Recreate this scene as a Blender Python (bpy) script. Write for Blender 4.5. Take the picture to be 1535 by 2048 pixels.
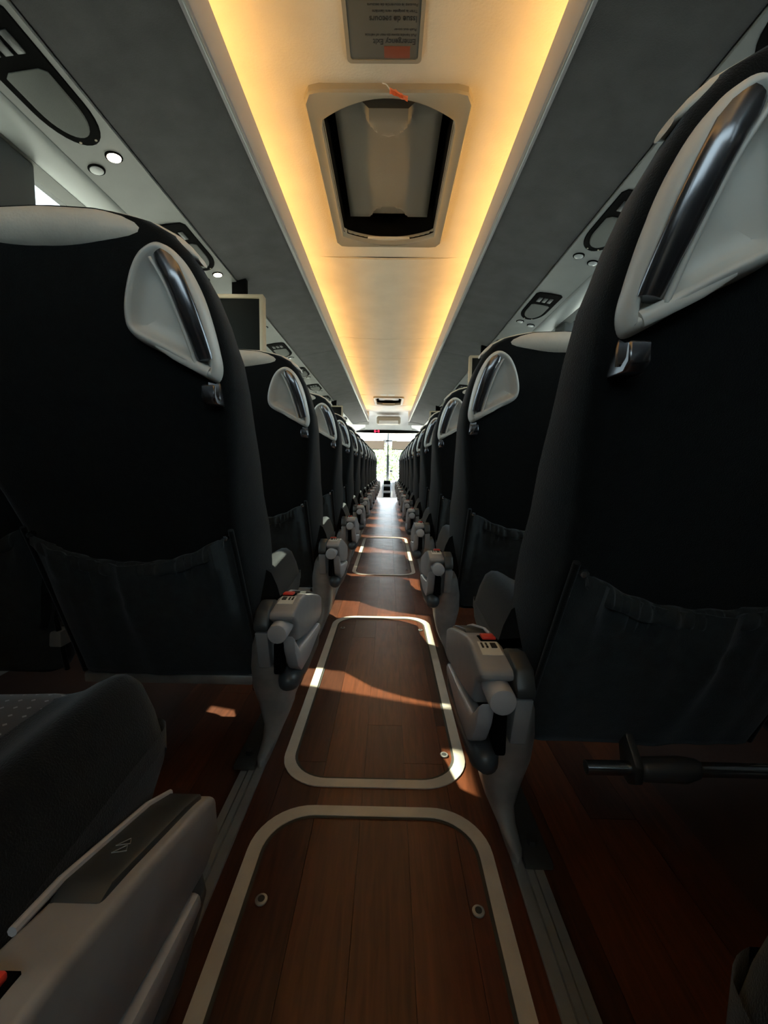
import bpy, bmesh, math, random
from mathutils import Vector, Matrix
random.seed(7)
S = bpy.context.scene
C = S.collection
for o in list(bpy.data.objects): bpy.data.objects.remove(o)

# ------------------------------------------------------------------ camera
F_PX = 860.0; CAM_H = 0.693; CAM_X = 0.023; ROLL = 0.015; VPX, VPY = 777.0, 936.0
def make_camera():
    du, dv = VPX-767.5, VPY-1024.0
    c, s = math.cos(ROLL), math.sin(ROLL)
    u0 = c*du+s*dv; v0 = -s*du+c*dv
    yaw = math.atan2(u0, F_PX); pitch = math.atan2(-v0, math.hypot(F_PX, u0))
    F = Vector((-math.sin(yaw)*math.cos(pitch), math.cos(yaw)*math.cos(pitch), -math.sin(pitch)))
    R0 = F.cross(Vector((0,0,1))).normalized(); U0 = R0.cross(F)
    R = c*R0+s*U0; U = -(s*R0-c*U0)
    cd = bpy.data.cameras.new('camera'); cam = bpy.data.objects.new('camera', cd); C.objects.link(cam)
    cam.matrix_world = Matrix(((R.x,U.x,-F.x,CAM_X),(R.y,U.y,-F.y,0),(R.z,U.z,-F.z,CAM_H),(0,0,0,1)))
    cd.sensor_fit = 'VERTICAL'; cd.sensor_height = 36.0; cd.sensor_width = 27.0
    cd.lens = 36.0*F_PX/2048.0; cd.clip_start = 0.02; cd.clip_end = 200
    S.camera = cam
make_camera()

# ------------------------------------------------------------------ world, sun, exposure
W = bpy.data.worlds.new('world'); S.world = W; W.use_nodes = True
bg = W.node_tree.nodes['Background']
bg.inputs[0].default_value = (0.80, 0.90, 1.0, 1); bg.inputs[1].default_value = 13.0
sl = bpy.data.lights.new('sun', 'SUN'); sl.energy = 70.0; sl.angle = 0.012; sl.color = (1.0, 0.86, 0.66)
so = bpy.data.objects.new('sun', sl); C.objects.link(so)
so.rotation_euler = Vector((1.0, -0.27, -1.13)).to_track_quat('-Z', 'Y').to_euler()
so.location = (-6, 2, 8)
S.view_settings.view_transform = 'Standard'
try: S.view_settings.look = 'None'
except Exception: pass
S.view_settings.gamma = 1.0; S.view_settings.use_curve_mapping = False
S.view_settings.exposure = 0.5
LED_STRENGTH = 24.0

# ------------------------------------------------------------------ materials
def mat(name, col, rough=0.5, metal=0.0, noise=0.0, nscale=40, bump=0.0, bscale=200, sheen=0.0, coat=0.0, stretch=None):
    m = bpy.data.materials.new(name); m.use_nodes = True
    nt = m.node_tree; b = nt.nodes['Principled BSDF']
    b.inputs['Base Color'].default_value = (*col, 1); b.inputs['Roughness'].default_value = rough
    b.inputs['Metallic'].default_value = metal
    if sheen:
        b.inputs['Sheen Weight'].default_value = sheen; b.inputs['Sheen Roughness'].default_value = 0.45
        b.inputs['Sheen Tint'].default_value = (0.8, 0.9, 1.0, 1)
    if coat: b.inputs['Coat Weight'].default_value = coat; b.inputs['Coat Roughness'].default_value = 0.2
    if noise or bump:
        tc = nt.nodes.new('ShaderNodeTexCoord'); mp = nt.nodes.new('ShaderNodeMapping')
        nt.links.new(tc.outputs['Object'], mp.inputs[0])
        if stretch: mp.inputs['Scale'].default_value = stretch
    if noise:
        n = nt.nodes.new('ShaderNodeTexNoise'); n.inputs['Scale'].default_value = nscale; n.inputs['Detail'].default_value = 5
        nt.links.new(mp.outputs[0], n.inputs['Vector'])
        r = nt.nodes.new('ShaderNodeValToRGB')
        r.color_ramp.elements[0].position = 0.3; r.color_ramp.elements[1].position = 0.7
        r.color_ramp.elements[0].color = (*[max(0, c*(1-noise)) for c in col], 1)
        r.color_ramp.elements[1].color = (*[min(1, c*(1+noise)) for c in col], 1)
        nt.links.new(n.outputs[0], r.inputs[0]); nt.links.new(r.outputs[0], b.inputs['Base Color'])
    if bump:
        n2 = nt.nodes.new('ShaderNodeTexNoise'); n2.inputs['Scale'].default_value = bscale; n2.inputs['Detail'].default_value = 3
        nt.links.new(mp.outputs[0], n2.inputs['Vector'])
        bp = nt.nodes.new('ShaderNodeBump'); bp.inputs['Strength'].default_value = bump; bp.inputs['Distance'].default_value = 0.002
        nt.links.new(n2.outputs[0], bp.inputs['Height']); nt.links.new(bp.outputs[0], b.inputs['Normal'])
    return m
def emit(name, col, strength):
    m = bpy.data.materials.new(name); m.use_nodes = True; nt = m.node_tree
    nt.nodes.remove(nt.nodes['Principled BSDF']); e = nt.nodes.new('ShaderNodeEmission')
    e.inputs[0].default_value = (*col, 1); e.inputs[1].default_value = strength
    nt.links.new(e.outputs[0], nt.nodes['Material Output'].inputs[0]); return m
def glass(name, tint, gloss=0.06):
    m = bpy.data.materials.new(name); m.use_nodes = True; nt = m.node_tree
    nt.nodes.remove(nt.nodes['Principled BSDF'])
    t = nt.nodes.new('ShaderNodeBsdfTransparent'); t.inputs[0].default_value = (*tint, 1)
    g = nt.nodes.new('ShaderNodeBsdfGlossy'); g.inputs['Roughness'].default_value = 0.02
    mx = nt.nodes.new('ShaderNodeMixShader'); mx.inputs[0].default_value = gloss
    nt.links.new(t.outputs[0], mx.inputs[1]); nt.links.new(g.outputs[0], mx.inputs[2])
    nt.links.new(mx.outputs[0], nt.nodes['Material Output'].inputs[0]); return m
def plank_mat(name, col):
    m = bpy.data.materials.new(name); m.use_nodes = True; nt = m.node_tree; b = nt.nodes['Principled BSDF']
    tc = nt.nodes.new('ShaderNodeTexCoord'); mp = nt.nodes.new('ShaderNodeMapping')
    oi = nt.nodes.new('ShaderNodeObjectInfo'); ad = nt.nodes.new('ShaderNodeVectorMath'); ad.operation = 'ADD'
    mu = nt.nodes.new('ShaderNodeVectorMath'); mu.operation = 'MULTIPLY'; mu.inputs[1].default_value = (7, 9, 3)
    nt.links.new(oi.outputs['Location'], mu.inputs[0]); nt.links.new(tc.outputs['Object'], ad.inputs[0]); nt.links.new(mu.outputs[0], ad.inputs[1])
    nt.links.new(ad.outputs[0], mp.inputs[0]); mp.inputs['Scale'].default_value = (60, 5, 5)
    n = nt.nodes.new('ShaderNodeTexNoise'); n.inputs['Scale'].default_value = 1.6; n.inputs['Detail'].default_value = 7; n.inputs['Distortion'].default_value = 0.8
    nt.links.new(mp.outputs[0], n.inputs['Vector'])
    r = nt.nodes.new('ShaderNodeValToRGB'); r.color_ramp.elements[0].position = 0.28; r.color_ramp.elements[1].position = 0.75
    r.color_ramp.elements[0].color = (*[c*0.55 for c in col], 1); r.color_ramp.elements[1].color = (*[c*1.25 for c in col], 1)
    nt.links.new(n.outputs[0], r.inputs[0]); nt.links.new(r.outputs[0], b.inputs['Base Color'])
    n2 = nt.nodes.new('ShaderNodeTexNoise'); n2.inputs['Scale'].default_value = 9; n2.inputs['Detail'].default_value = 4
    rr = nt.nodes.new('ShaderNodeMapRange'); rr.inputs[3].default_value = 0.28; rr.inputs[4].default_value = 0.5
    nt.links.new(tc.outputs['Object'], n2.inputs['Vector']); nt.links.new(n2.outputs[0], rr.inputs[0]); nt.links.new(rr.outputs[0], b.inputs['Roughness'])
    return m
def dot_mat(name):
    m = mat(name, (0.035, 0.038, 0.045), 0.9, sheen=0.4); nt = m.node_tree; b = nt.nodes['Principled BSDF']
    tc = nt.nodes.new('ShaderNodeTexCoord'); sp = nt.nodes.new('ShaderNodeSeparateXYZ'); nt.links.new(tc.outputs['Object'], sp.inputs[0])
    def M(op, a, bb=None):
        n = nt.nodes.new('ShaderNodeMath'); n.operation = op
        for i, v in enumerate((a, bb)):
            if v is None: continue
            if isinstance(v, (int, float)): n.inputs[i].default_value = v
            else: nt.links.new(v, n.inputs[i])
        return n.outputs[0]
    yy = M('MULTIPLY', sp.outputs[1], 72.0); row = M('FLOOR', yy); fy = M('SUBTRACT', yy, row)
    off = M('MULTIPLY', M('MODULO', M('ABSOLUTE', row), 2.0), 0.5)
    xx = M('ADD', M('MULTIPLY', sp.outputs[0], 72.0), off); fx = M('SUBTRACT', xx, M('FLOOR', xx))
    d = M('ADD', M('ABSOLUTE', M('SUBTRACT', fx, 0.5)), M('ABSOLUTE', M('SUBTRACT', fy, 0.5)))
    k = M('LESS_THAN', d, 0.17)
    mx = nt.nodes.new('ShaderNodeMixRGB'); mx.inputs[1].default_value = (0.03, 0.033, 0.04, 1); mx.inputs[2].default_value = (0.22, 0.23, 0.27, 1)
    nt.links.new(k, mx.inputs[0]); nt.links.new(mx.outputs[0], b.inputs['Base Color']); return m
M = {
 'fabric': mat('black velour', (0.0048, 0.0056, 0.0058), 0.95, noise=0.25, nscale=60, bump=0.4, bscale=600, sheen=0.2),
 'pocket': mat('black pocket cloth', (0.024, 0.031, 0.034), 0.9, noise=0.2, nscale=50, bump=0.4, bscale=500, sheen=0.15),
 'dots': dot_mat('dotted moquette'),
 'cream': mat('cream leather', (0.68, 0.64, 0.56), 0.55, noise=0.1, nscale=18, bump=0.25, bscale=260),
 'shell': mat('pale moulded plastic', (0.66, 0.65, 0.61), 0.38, noise=0.05, nscale=20),
 'grip': mat('smoked chrome', (0.22, 0.22, 0.24), 0.22, metal=0.9),
 'arm': mat('mid grey plastic', (0.28, 0.278, 0.285), 0.42, noise=0.06, nscale=30),
 'armlight': mat('light grey plastic', (0.40, 0.40, 0.42), 0.4),
 'armdark': mat('dark grey plastic', (0.035, 0.04, 0.042), 0.4),
 'rubber': mat('dark rubber', (0.05, 0.055, 0.06), 0.38),
 'leg': mat('cast aluminium', (0.40, 0.40, 0.39), 0.42, metal=0.5, noise=0.25, nscale=14),
 'plate': mat('dark steel', (0.06, 0.065, 0.065), 0.45, metal=0.5),
 'chrome': mat('brushed steel tube', (0.45, 0.48, 0.52), 0.22, metal=0.95),
 'red': mat('red plastic', (0.75, 0.05, 0.03), 0.35),
 'sticker': mat('white sticker', (0.62, 0.62, 0.58), 0.6),
 'ink': mat('black ink', (0.012, 0.012, 0.012), 0.6),
 'symbol': mat('grey print', (0.22, 0.22, 0.22), 0.6),
 'plank_a': plank_mat('walnut vinyl', (0.095, 0.028, 0.0115)),
 'plank_b': plank_mat('red walnut vinyl', (0.125, 0.037, 0.015)),
 'plank_c': plank_mat('dark walnut vinyl', (0.070, 0.023, 0.011)),
 'subfloor': mat('dark floor sheet', (0.05, 0.02, 0.012), 0.5, noise=0.3, nscale=8),
 'tape': mat('cream floor strip', (0.55, 0.51, 0.44), 0.5, noise=0.1, nscale=15),
 'rail': mat('aluminium rail', (0.42, 0.43, 0.42), 0.38, metal=0.6, noise=0.2, nscale=9),
 'groove': mat('dirty groove', (0.05, 0.048, 0.04), 0.8),
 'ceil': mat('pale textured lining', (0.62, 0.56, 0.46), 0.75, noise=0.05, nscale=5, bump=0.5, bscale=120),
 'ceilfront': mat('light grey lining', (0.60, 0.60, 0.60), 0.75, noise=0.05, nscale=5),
 'frame': mat('beige hatch plastic', (0.27, 0.235, 0.18), 0.5, bump=0.2, bscale=300),
 'lid': mat('grey beige hatch lid', (0.17, 0.155, 0.125), 0.6, bump=0.2, bscale=300),
 'black': mat('black plastic', (0.003, 0.003, 0.003), 0.85),
 'bin': mat('charcoal bin lining', (0.056, 0.056, 0.057), 0.9, noise=0.18, nscale=9, bump=0.5, bscale=250),
 'lip': mat('grey lip', (0.30, 0.29, 0.30), 0.28),
 'service': mat('grey service panel', (0.145, 0.15, 0.147), 0.5, noise=0.05, nscale=12),
 'mould': mat('pale grey moulding', (0.25, 0.265, 0.265), 0.4),
 'grille': mat('grey speaker cloth', (0.10, 0.105, 0.10), 0.9, bump=0.5, bscale=900),
 'lens': mat('grey glass lens', (0.30, 0.31, 0.32), 0.15),
 'wall': mat('grey side lining', (0.16, 0.165, 0.165), 0.85, noise=0.1, nscale=10),
 'pillar': mat('dark pillar cloth', (0.05, 0.055, 0.055), 0.85),
 'monbeige': mat('beige monitor shell', (0.36, 0.30, 0.21), 0.5),
 'screen': mat('dark screen', (0.008, 0.009, 0.008), 0.7),
 'signglass': mat('grey sign plate', (0.105, 0.10, 0.085), 0.28),
 'signred': mat('red reflection', (0.20, 0.055, 0.03), 0.35),
 'orange': mat('orange film', (0.85, 0.18, 0.05), 0.4),
 'blind': mat('tan roller blind', (0.45, 0.34, 0.26), 0.8),
 'dash': mat('pale grey dash', (0.55, 0.57, 0.62), 0.45),
 'asphalt': mat('asphalt', (0.46, 0.45, 0.43), 0.9, noise=0.2, nscale=2),
 'leaf': mat('hedge leaves', (0.13, 0.19, 0.065), 0.7, noise=0.4, nscale=6),
 'bark': mat('bark', (0.10, 0.085, 0.07), 0.9),
 'led': emit('amber led', (1.0, 0.56, 0.17), LED_STRENGTH),
 'lamp': emit('warm reading lamp', (1.0, 0.86, 0.62), 14.0),
 'digits': emit('red digits', (1.0, 0.03, 0.08), 3.0),
 'windowglass': glass('tinted side glass', (0.40, 0.43, 0.42)),
 'screenglass': glass('clear windscreen', (0.85, 0.88, 0.88), 0.03),
}

M['black'].node_tree.nodes['Principled BSDF'].inputs['Specular IOR Level'].default_value = 0.03
M['screen'].node_tree.nodes['Principled BSDF'].inputs['Specular IOR Level'].default_value = 0.1
M['fabric'].node_tree.nodes['Principled BSDF'].inputs['Specular IOR Level'].default_value = 0.2
# ------------------------------------------------------------------ mesh helpers
def empty(name, loc=(0,0,0)):
    o = bpy.data.objects.new(name, None); C.objects.link(o); o.location = loc; o.empty_display_size = 0.05; return o
def obj(name, verts, faces, m, parent=None, smooth=40):
    me = bpy.data.meshes.new(name); me.from_pydata([tuple(v) for v in verts], [], faces)
    bm = bmesh.new(); bm.from_mesh(me); bmesh.ops.recalc_face_normals(bm, faces=bm.faces); bm.to_mesh(me); bm.free()
    return fin(name, me, m, parent, smooth)
def fin(name, me, m, parent=None, smooth=40):
    me.materials.append(M[m] if isinstance(m, str) else m)
    if smooth:
        for p in me.polygons: p.use_smooth = True
        me.set_sharp_from_angle(angle=math.radians(smooth))
    o = bpy.data.objects.new(name, me); C.objects.link(o)
    if parent: o.parent = parent
    return o
def tag(o, label=None, cat=None, group=None, kind=None):
    if label: o['label'] = label
    if cat: o['category'] = cat
    if group: o['group'] = group
    if kind: o['kind'] = kind
    return o
def box(name, lo, hi, m, parent=None, bev=0.0, seg=2, org=None):
    """box between two corners; origin moved to org when given"""
    bm = bmesh.new(); bmesh.ops.create_cube(bm, size=1)
    for v in bm.verts: v.co = Vector([lo[i]+(v.co[i]+0.5)*(hi[i]-lo[i]) for i in range(3)])
    if bev: bmesh.ops.bevel(bm, geom=bm.edges[:], offset=bev, segments=seg, profile=0.5, affect='EDGES')
    if org is not None:
        for v in bm.verts: v.co -= Vector(org)
    me = bpy.data.meshes.new(name); bm.to_mesh(me); bm.free()
    o = fin(name, me, m, parent)
    if org is not None: o.location = org
    return o
def loft(secs, cap=True, closed=True):
    n = len(secs[0]); V = [p for s in secs for p in s]; Fc = []
    for i in range(len(secs)-1):
        for j in range(n if closed else n-1):
            k = (j+1) % n; Fc.append((i*n+j, i*n+k, (i+1)*n+k, (i+1)*n+j))
    if cap and closed: Fc.append(tuple(range(n))[::-1]); Fc.append(tuple((len(secs)-1)*n+j for j in range(n)))
    return V, Fc
def extrude_x(poly, x0, x1, bev=0.0, seg=2):
    """side profile in (y,z) given a width along x, edges bevelled"""
    bm = bmesh.new(); a = [bm.verts.new((x0, y, z)) for y, z in poly]
    f = bm.faces.new(a); r = bmesh.ops.extrude_face_region(bm, geom=[f])
    for v in [g for g in r['geom'] if isinstance(g, bmesh.types.BMVert)]: v.co.x = x1
    bmesh.ops.recalc_face_normals(bm, faces=bm.faces)
    if bev: bmesh.ops.bevel(bm, geom=bm.edges[:], offset=bev, segments=seg, profile=0.5, affect='EDGES')
    return bm
def bmobj(name, bm, m, parent=None, smooth=40, mirror=1):
    if mirror < 0:
        for v in bm.verts: v.co.x = -v.co.x
        bmesh.ops.reverse_faces(bm, faces=bm.faces)
    me = bpy.data.meshes.new(name); bm.to_mesh(me); bm.free(); return fin(name, me, m, parent, smooth)
def tube(path, rad, n=10, sx=1.0):
    """tube along 3d points; rad number or list"""
    P = [Vector(p) for p in path]; secs = []; up = None
    for i, p in enumerate(P):
        t = (P[min(i+1, len(P)-1)]-P[max(i-1, 0)]).normalized()
        if up is None: up = t.orthogonal().normalized()
        up = (up-t*up.dot(t)).normalized(); sd = t.cross(up)
        r = rad[i] if isinstance(rad, (list, tuple)) else rad
        secs.append([p+up*(r*math.cos(a))+sd*(r*math.sin(a)) for a in [2*math.pi*k/n for k in range(n)]])
    return loft(secs)
def interp(x, pts):
    if x <= pts[0][0]: return pts[0][1]
    for (a, b), (c, d) in zip(pts, pts[1:]):
        if x <= c: return b+(d-b)*(x-a)/(c-a) if c > a else d
    return pts[-1][1]
def smoothstep(t): t = max(0, min(1, t)); return t*t*(3-2*t)
def catmull(pts, n=6, closed=True):
    out = []; L = len(pts)
    for i in range(L if closed else L-1):
        p = [Vector(pts[(i+k) % L] if closed else pts[max(0, min(L-1, i+k))]) for k in (-1, 0, 1, 2)]
        for j in range(n):
            t = j/n
            out.append(0.5*((2*p[1])+(p[2]-p[0])*t+(2*p[0]-5*p[1]+4*p[2]-p[3])*t*t+(3*p[1]-p[0]-3*p[2]+p[3])*t**3))
    if not closed: out.append(Vector(pts[-1]))
    return out
def cyl(name, p0, p1, r, m, parent=None, n=20, bev=0.0):
    p0, p1 = Vector(p0), Vector(p1); d = (p1-p0)
    if bev:
        u = d.normalized(); V, Fc = tube([p0, p0+u*bev*0.3, p0+u*bev, p1-u*bev, p1-u*bev*0.3, p1], [r-bev, r-bev*0.3, r, r, r-bev*0.3, r-bev], n)
    else: V, Fc = tube([p0, p1], r, n)
    return obj(name, V, Fc, m, parent)
def children(o): return [c for c in bpy.data.objects if c.parent == o]
def copy_tree(o, kids, parent=None):
    c = o.copy(); C.objects.link(c); c.parent = parent
    for ch, g in kids: copy_tree(ch, g, c)
    return c
def kid_tree(o, idx): return [(c, kid_tree(c, idx)) for c in idx.get(o.name, [])]
def index():
    idx = {}
    for o in bpy.data.objects:
        if o.parent: idx.setdefault(o.parent.name, []).append(o)
    return idx

# ------------------------------------------------------------------ the setting
Y0, Y1 = -1.3, 12.4           # rear wall / windscreen foot
YF = 9.97                     # end of the raised aisle floor
# floor with planks
fl = box('floor', (-1.24, Y0, -0.06), (1.24, YF, -0.004), 'subfloor'); tag(fl, kind='structure')
pw = 0.092
meshes = {}
def plank_mesh(L, k):
    key = (round(L, 2), k)
    if key not in meshes:
        o = box('plank', (-pw/2+0.0004, 0, -0.004), (pw/2-0.0004, L-0.0008, 0), k, None)
        meshes[key] = o.data; bpy.data.objects.remove(o)
    return meshes[key]
rng = random.Random(3)
for i in range(-6, 7):
    y = Y0+0.02-rng.random()*0.2; y = Y0
    first = True
    while y < YF-0.01:
        L = 0.3+0.15*rng.randint(0, 3) if first else 0.9
        first = False
        L = min(L, YF-y)
        me = plank_mesh(L, rng.choice(['plank_a', 'plank_a', 'plank_b', 'plank_c', 'plank_c']))
        p = bpy.data.objects.new('plank', me); C.objects.link(p); p.parent = fl; p.location = (i*pw+0.024, y, 0)
        y += L
# lower entry floor and step ahead of the aisle
tag(box('floor_entry', (-1.24, YF, -0.36), (1.24, Y1+0.2, -0.30), 'subfloor'), kind='structure')
tag(box('trim_1', (-0.26, YF-0.03, -0.30), (0.26, YF+0.01, 0.004), 'rail', bev=0.003), kind='structure')

# seat rails: aluminium profile with two grooves
for s, nm in ((-1, 'left'), (1, 'right')):
    prof = [(0, 0), (0, .005), (.001, .006), (.016, .006), (.0165, .001), (.019, .001), (.0195, .008), (.031, .008), (.0315, .001), (.034, .001), (.0345, .006), (.049, .006), (.05, .005), (.05, 0)]
    secs = [[(s*(0.252+x), y, z) for x, z in prof] for y in (Y0, YF)]
    V, Fc = loft(secs)
    tag(obj('trim_2' if s < 0 else 'trim_3', V, Fc, 'rail', smooth=20), kind='structure')

# floor hatch edging
def rrect_path(hx, y0, y1, r, n=10):
    out = []
    for cx, cy, a0 in ((hx-r, y1-r, 0), (-hx+r, y1-r, 90), (-hx+r, y0+r, 180), (hx-r, y0+r, 270)):
        for k in range(n+1):
            a = math.radians(a0+90*k/n); out.append((cx+r*math.cos(a), cy+r*math.sin(a)))
    return out
hatches = [(-0.62, 0.815, 0.222, 'nearest floor hatch, running under the viewer', [(-.17, .62), (.175, .61)]),
           (0.868, 1.95, 0.216, 'middle floor hatch with sunlight across it', [(-.165, 1.80), (.17, 1.79), (.168, .98)]),
           (2.73, 4.26, 0.212, 'farthest visible floor hatch in the aisle', [(-.15, 4.0), (.15, 4.0), (.16, 2.9)])]
for y0, y1, hx, lab, locks in hatches:
    w = 0.0245; a = rrect_path(hx, y0, y1, 0.105); b = rrect_path(hx-w, y0+w, y1-w, 0.105-w*0.75)
    t = empty('floor_hatch', (0, y0, 0)); tag(t, 'cream rounded edging strip of the '+lab, 'floor hatch', 'floor hatches in the aisle')
    V = []; n = len(a)
    for (px, py), z in [(q, 0.0005) for q in a]+[(q, 0.003) for q in a]+[(q, 0.003) for q in b]+[(q, 0.0005) for q in b]: V.append((px, py-y0, z))
    Fc = [(r*n+j, r*n+(j+1) % n, ((r+1) % 4)*n+(j+1) % n, ((r+1) % 4)*n+j) for r in range(4) for j in range(n)]
    obj('edging_strip', V, Fc, 'tape', t, 30)
    # dark joint just inside the strip
    c2 = rrect_path(hx-w-0.006, y0+w+0.006, y1-w-0.006, 0.105-w*0.75-0.004)
    V = [(px, py-y0, 0.0012) for px, py in b]+[(px, py-y0, 0.0012) for px, py in c2]
    obj('joint', V, [(j, (j+1) % n, n+(j+1) % n, n+j) for j in range(n)], 'groove', t)
    for lx, ly in locks:
        k = cyl('lock', (lx, ly-y0, 0.0), (lx, ly-y0, 0.004), 0.010, 'rail', t, 18, 0.0015)
        cyl('lock_core', (lx, ly-y0, 0.0), (lx, ly-y0, 0.0048), 0.0055, 'plate', k, 12)

# side walls, windows
ZT = 1.712; ZS = 0.80; XW = 1.24
pillars = [-0.15, 1.39, 3.05, 4.70, 6.35, 8.0, 9.65, 11.3]
for s, nm in ((-1, 'left'), (1, 'right')):
    a, b = (s*XW, s*(XW+0.06)) if s > 0 else (s*(XW+0.06), s*XW)
    w = tag(box('wall_'+nm, (a, Y0, -0.36), (b, Y1, ZS), 'wall'), kind='structure')
    box('sill', (min(s*(XW-0.03), s*(XW+.06)), Y0, ZS), (max(s*(XW-0.03), s*(XW+.06)), Y1, ZS+0.03), 'mould', w, 0.006)
    tag(box('wall_upper_'+nm, (a, Y0, ZT), (b, Y1, 2.25), 'wall'), kind='structure')
    for k, py in enumerate(pillars):
        tag(box('trim_%d' % (10+k+(20 if s > 0 else 0)), (min(s*(XW-0.04), s*(XW+.05)), py, ZS+0.03), (max(s*(XW-0.04), s*(XW+.05)), py+0.18, ZT), 'pillar', bev=0.015), kind='structure')
    ends = [Y0]+[q for p in pillars for q in (p, p+0.18)]+[Y1]
    for k in range(0, len(ends)-1, 2):
        if ends[k+1]-ends[k] < 0.1: continue
        tag(box('window_%d' % (k//2+(20 if s > 0 else 1)), (min(s*(XW+.02), s*(XW+.026)), ends[k], ZS+0.02), (max(s*(XW+.02), s*(XW+.026)), ends[k+1], ZT), 'windowglass'), kind='structure')
# drawn curtain at the left rear window; unseen right one added to darken floor
for s_, nm, ya, yb in ((-1, 'left', -1.0, 1.02), (1, 'right', -1.0, 0.75)):
    n_ = 160; V = []; Fc = []
    for k in range(n_+1):
        y = ya+(yb-ya)*k/n_; x = s_*(XW-0.018+0.012*math.sin(k*0.62)+0.004*math.sin(k*1.9))
        V += [(x, y, ZS+0.035), (x, y, ZT-0.012)]
    Fc = [(2*k, 2*k+2, 2*k+3, 2*k+1) for k in range(n_)]
    cu = tag(empty('curtain', (0, 0, 0)), 'drawn grey pleated curtain at the rear %s window' % nm, 'curtain', 'drawn curtains')
    o = obj('cloth', V, Fc, 'pillar', cu, 60); md = o.modifiers.new('s', 'SOLIDIFY'); md.thickness = 0.002
    V, Fc = tube([(s_*(XW-0.018), ya, ZT-0.018), (s_*(XW-0.018), yb, ZT-0.018)], 0.005, 8); obj('rail', V, Fc, 'rail', cu)
# rear wall, roof
tag(box('wall_rear', (-1.30, Y0-0.06, -0.36), (1.30, Y0, 1.10), 'wall'), kind='structure')
tag(box('wall_rear_upper', (-1.30, Y0-0.06, 1.72), (1.30, Y0, 2.25), 'wall'), kind='structure')
for s_, nm in ((-1, 'left'), (1, 'right')):
    tag(box('wall_rear_'+nm, (min(s_*1.0, s_*1.30), Y0-0.06, 1.10), (max(s_*1.0, s_*1.30), Y0, 1.72), 'wall'), kind='structure')
tag(box('window_41', (-1.0, Y0-0.035, 1.10), (1.0, Y0-0.029, 1.72), 'windowglass'), kind='structure')
tag(box('roof', (-1.30, Y0-0.06, 2.25), (1.30, Y1+0.2, 2.30), 'wall'), kind='structure')

# ceiling: separate panels with seams, one opening for each hatch
ZC = 2.06
ce = tag(empty('ceiling', (0, 0, ZC)), kind='structure')
HY0, HY1, HX = 1.69, 2.78, 0.313
def ceil_panel(y0, y1, m='ceil', hole=None):
    g = 0.004; y0 += g; y1 -= g
    xs = [-0.64, -0.46, -0.40, 0.40, 0.46, 0.64]
    zz = lambda x: 0.0 if abs(x) < 0.45 else 0.0
    if hole is None:
        V = []; 
        xs = [-.68+1.36*i/16 for i in range(17)]
        def prof(x): return 0.022*(1-min(1, abs(x)/0.5)**2)*-1+0.008
        low = [(x, prof(x)) for x in xs]; ring = low+[(x, z+0.012) for x, z in reversed(low)]
        V, Fc = loft([[(x, y, z) for x, z in ring] for y in (y0, y1)])
        return obj('ceiling_panel', V, Fc, m, ce, 30)
    hx, a, b = hole
    bm = bmesh.new(); X = [-.68, -hx, hx, .68]; Yy = [y0, a, b, y1]
    gv = [[bm.verts.new((x, y, 0)) for x in X] for y in Yy]
    for i in range(3):
        for j in range(3):
            if i == 1 and j == 1: continue
            bm.faces.new((gv[i][j], gv[i][j+1], gv[i+1][j+1], gv[i+1][j]))
    r = bmesh.ops.extrude_face_region(bm, geom=bm.faces[:])
    for v in [q for q in r['geom'] if isinstance(q, bmesh.types.BMVert)]: v.co.z += 0.012
    bmesh.ops.recalc_face_normals(bm, faces=bm.faces)
    return bmobj('ceiling_panel', bm, m, ce, 30)
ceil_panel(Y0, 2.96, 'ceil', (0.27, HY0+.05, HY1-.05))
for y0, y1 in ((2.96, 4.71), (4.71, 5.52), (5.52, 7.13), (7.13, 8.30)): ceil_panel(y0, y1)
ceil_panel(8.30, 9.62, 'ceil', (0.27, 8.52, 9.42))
ceil_panel(9.62, 10.66, 'ceilfront')

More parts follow.
